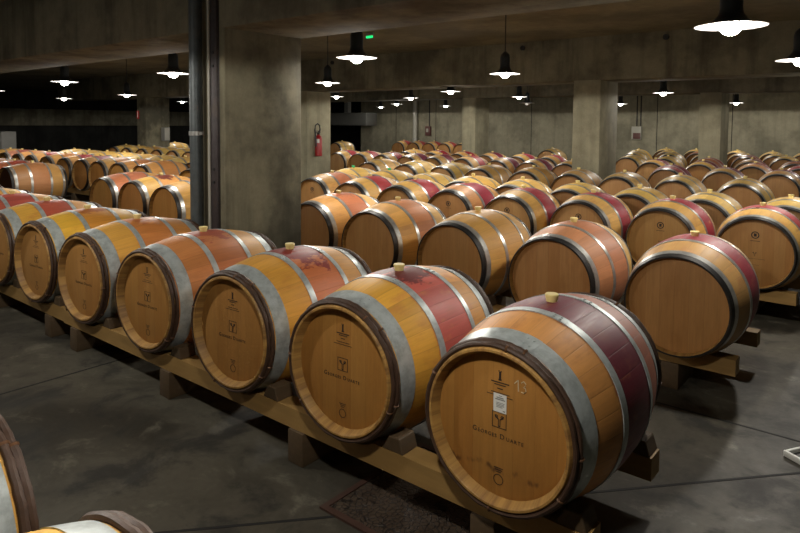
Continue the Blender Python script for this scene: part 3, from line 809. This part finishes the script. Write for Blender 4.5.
root = empty('wall_box', (-16.35, YF - .07, H - .32)); tag(root, 'dark red electrical box with conduit on far wall', 'electrical box', 'electrical boxes on the far wall')
bm = bmesh.new(); add_box(bm, -.12, .12, -.07, .06, -.20, .20, .01); obj('casing', mesh_from(bm, 'casing', M['brown']), root)
bm = bmesh.new(); add_tube(bm, [(.02, .04, .2), (.02, .04, CEIL_Z - H + .32)], .022, 8); obj('conduit', mesh_from(bm, 'conduit', M['rubber']), root)
bm = bmesh.new(); add_box(bm, -.06, .05, -.078, -.068, -.05, .1, .003); obj('cover_plate', mesh_from(bm, 'cover_plate', M['lgrey']), root)
root = empty('wall_box', (-7.48, YF - .08, H - .27)); tag(root, 'pale electrical box with twin conduits on far wall', 'electrical box', 'electrical boxes on the far wall')
bm = bmesh.new(); add_box(bm, -.16, .16, -.07, .06, -.22, .22, .01); obj('casing', mesh_from(bm, 'casing', M['lgrey']), root)
bm = bmesh.new(); add_box(bm, -.10, .15, -.080, -.066, -.20, .0, .004); obj('breaker_panel', mesh_from(bm, 'breaker_panel', M['brown']), root)
for dx in (-.02, .11):
    bm = bmesh.new(); add_tube(bm, [(dx, .04, .24), (dx, .04, CEIL_Z - H + .27)], .02, 8); obj('conduit', mesh_from(bm, 'conduit', M['rubber']), root)
root = empty('downpipe', (-17.0, YF - .16, 0)); tag(root, 'pale vertical downpipe on the far wall', 'pipe')
bm = bmesh.new(); add_tube(bm, [(0, 0, 0), (0, 0, CEIL_Z - .002)], .10, 20); obj('tube', mesh_from(bm, 'tube', M['lgrey']), root)
for z in (.9, 2.0):
    bm = bmesh.new(); add_lathe(bm, [(-.02, .098), (-.02, .112), (.02, .112), (.02, .098)], 20, 'Z', closed=True); add_box(bm, -.02, .02, .1, .135, -.02, .02)
    obj('pipe_clamp', mesh_from(bm, 'pipe_clamp', M['steel']), root, (0, 0, z))

root = empty('air_duct', (-19.65, 20.0, H + .16)); tag(root, 'dark boxed air duct hanging before the dark opening', 'duct')
bm = bmesh.new(); add_box(bm, -3.4, 1.76, -.35, .35, -.27, .27, .02); obj('casing', mesh_from(bm, 'casing', mat_simple('dark_duct', (.045, .045, .04), .6, .2, 4, .1)), root)
for x in (-2.4, .37):
    bm = bmesh.new(); add_box(bm, -.11, .11, -.1, .1, .26, CEIL_Z - H - .16); obj('hanger', mesh_from(bm, 'hanger', M['grey'], False), root, (x, 0, 0))

# electrical cabinet at far left
root = empty('metal_cabinet', (-21.08, 7.15, 0)); tag(root, 'grey metal cabinet standing at the left photo edge behind barrels', 'cabinet')
bm = bmesh.new(); add_box(bm, -.5, .5, -.2, .2, .08, 1.24, .01); obj('casing', mesh_from(bm, 'casing', M['grey']), root)
bm = bmesh.new(); add_box(bm, -.46, .46, -.18, .18, 0, .08); obj('plinth', mesh_from(bm, 'plinth', M['rubber'], False), root)
bm = bmesh.new(); add_box(bm, -.46, .46, -.218, -.2, .12, 1.20, .004); dr = obj('door', mesh_from(bm, 'door', M['grey']), root)
bm = bmesh.new(); add_box(bm, .36, .39, -.24, -.217, .6, .75, .004); obj('handle', mesh_from(bm, 'handle', M['rubber']), dr)

# exit light and round ports
root = empty('exit_light', (-6.60, 7.32, CEIL_Z)); tag(root, 'small green emergency light under the ceiling', 'exit light')
bm = bmesh.new(); add_box(bm, -.07, .07, -.02, .02, -.05, 0, .005); obj('casing', mesh_from(bm, 'casing', M['grey']), root)
bm = bmesh.new(); add_box(bm, -.065, .065, -.010, .010, -.085, -.048, .003); obj('lit_panel', mesh_from(bm, 'lit_panel', M['green']), root)
for X, lab_ in ((-2.94, 'round black port on the middle beam, right'), (-9.85, 'round black port on the middle beam, by extinguisher pillar'), (-5.28, 'round black port on the middle beam, centre')):
    root = empty('beam_port', (X, YB2, H + 1.29)); tag(root, lab_, 'port', 'black ports on the middle beam')
    bm = bmesh.new(); add_lathe(bm, [(-.02, 0), (-.02, .030), (-.03, .032), (-.03, .042), (.01, .042)], 20, 'Y'); obj('collar', mesh_from(bm, 'collar', M['rubber']), root)

# drain cover in the floor
root = empty('drain_cover', (-1.47, 2.08, 0)); tag(root, 'rusty rectangular drain cover set in floor before the nearest barrels', 'drain cover')
bm = bmesh.new(); add_box(bm, -.33, .33, -.31, .31, -.01, .008, .002); obj('plate', mesh_from(bm, 'plate', M['drain']), root)
bm = bmesh.new()
for b in ((-.36, -.332, -.34, .34), (.332, .36, -.34, .34), (-.332, .332, -.34, -.312), (-.332, .332, .312, .34)): add_box(bm, *b, -.01, .010)
obj('frame', mesh_from(bm, 'frame', mat_simple('rust', (.05, .022, .014), .6, .3, 20, .2), False), root)
bm = bmesh.new(); add_box(bm, -.03, .03, -.012, .012, .007, .0095); obj('lifting_slot', mesh_from(bm, 'lifting_slot', M['rubber'], False), root, (.02, -.02, 0))

# white-edged tray lying at the right edge
root = empty('floor_tray', (-.27, 3.44, 0), -.55); tag(root, 'small white-rimmed dark tray on the floor at right photo edge', 'tray')
bm = bmesh.new()
for b in ((-.15, .15, -.085, -.070), (-.15, .15, .070, .085), (-.15, -.135, -.07, .07), (.135, .15, -.07, .07)): add_box(bm, *b, 0, .03, .005)
obj('rim', mesh_from(bm, 'rim', M['white']), root)
bm = bmesh.new(); add_box(bm, -.136, .136, -.071, .071, .001, .012); obj('bed', mesh_from(bm, 'bed', M['rubber'], False), root)

# ------------------------------------------------------------------ world, camera, view
w = bpy.data.worlds.new('World'); bpy.context.scene.world = w; w.use_nodes = True
w.node_tree.nodes['Background'].inputs[0].default_value = (.02, .02, .02, 1)
w.node_tree.nodes['Background'].inputs[1].default_value = .2

f, pit, roll, yaw, cy = 635.9, -.0566, .0077, .6847, 159.25
fw = Vector((-math.sin(yaw) * math.cos(pit), math.cos(yaw) * math.cos(pit), math.sin(pit)))
r0 = Vector((math.cos(yaw), math.sin(yaw), 0)); u0 = r0.cross(fw)
r1 = r0 * math.cos(roll) + u0 * math.sin(roll); u1 = -r0 * math.sin(roll) + u0 * math.cos(roll)
cam = bpy.data.cameras.new('camera'); co = bpy.data.objects.new('camera', cam); C.objects.link(co)
mw = Matrix((r1, u1, -fw)).transposed().to_4x4(); mw.translation = (0, 0, H)
co.matrix_world = mw
cam.sensor_width = 36; cam.lens = 36 * f / 800; cam.shift_y = -(266.5 - cy) / 800
cam.clip_start = .02
sc = bpy.context.scene
sc.camera = co
sc.view_settings.view_transform = 'Standard'; sc.view_settings.look = 'None'
sc.view_settings.gamma = 1; sc.view_settings.use_curve_mapping = False
sc.view_settings.exposure = 0.85
sc.cycles.max_bounces = 8; sc.cycles.diffuse_bounces = 5
sc.cycles.use_denoising = True
sc.cycles.sample_clamp_indirect = 6
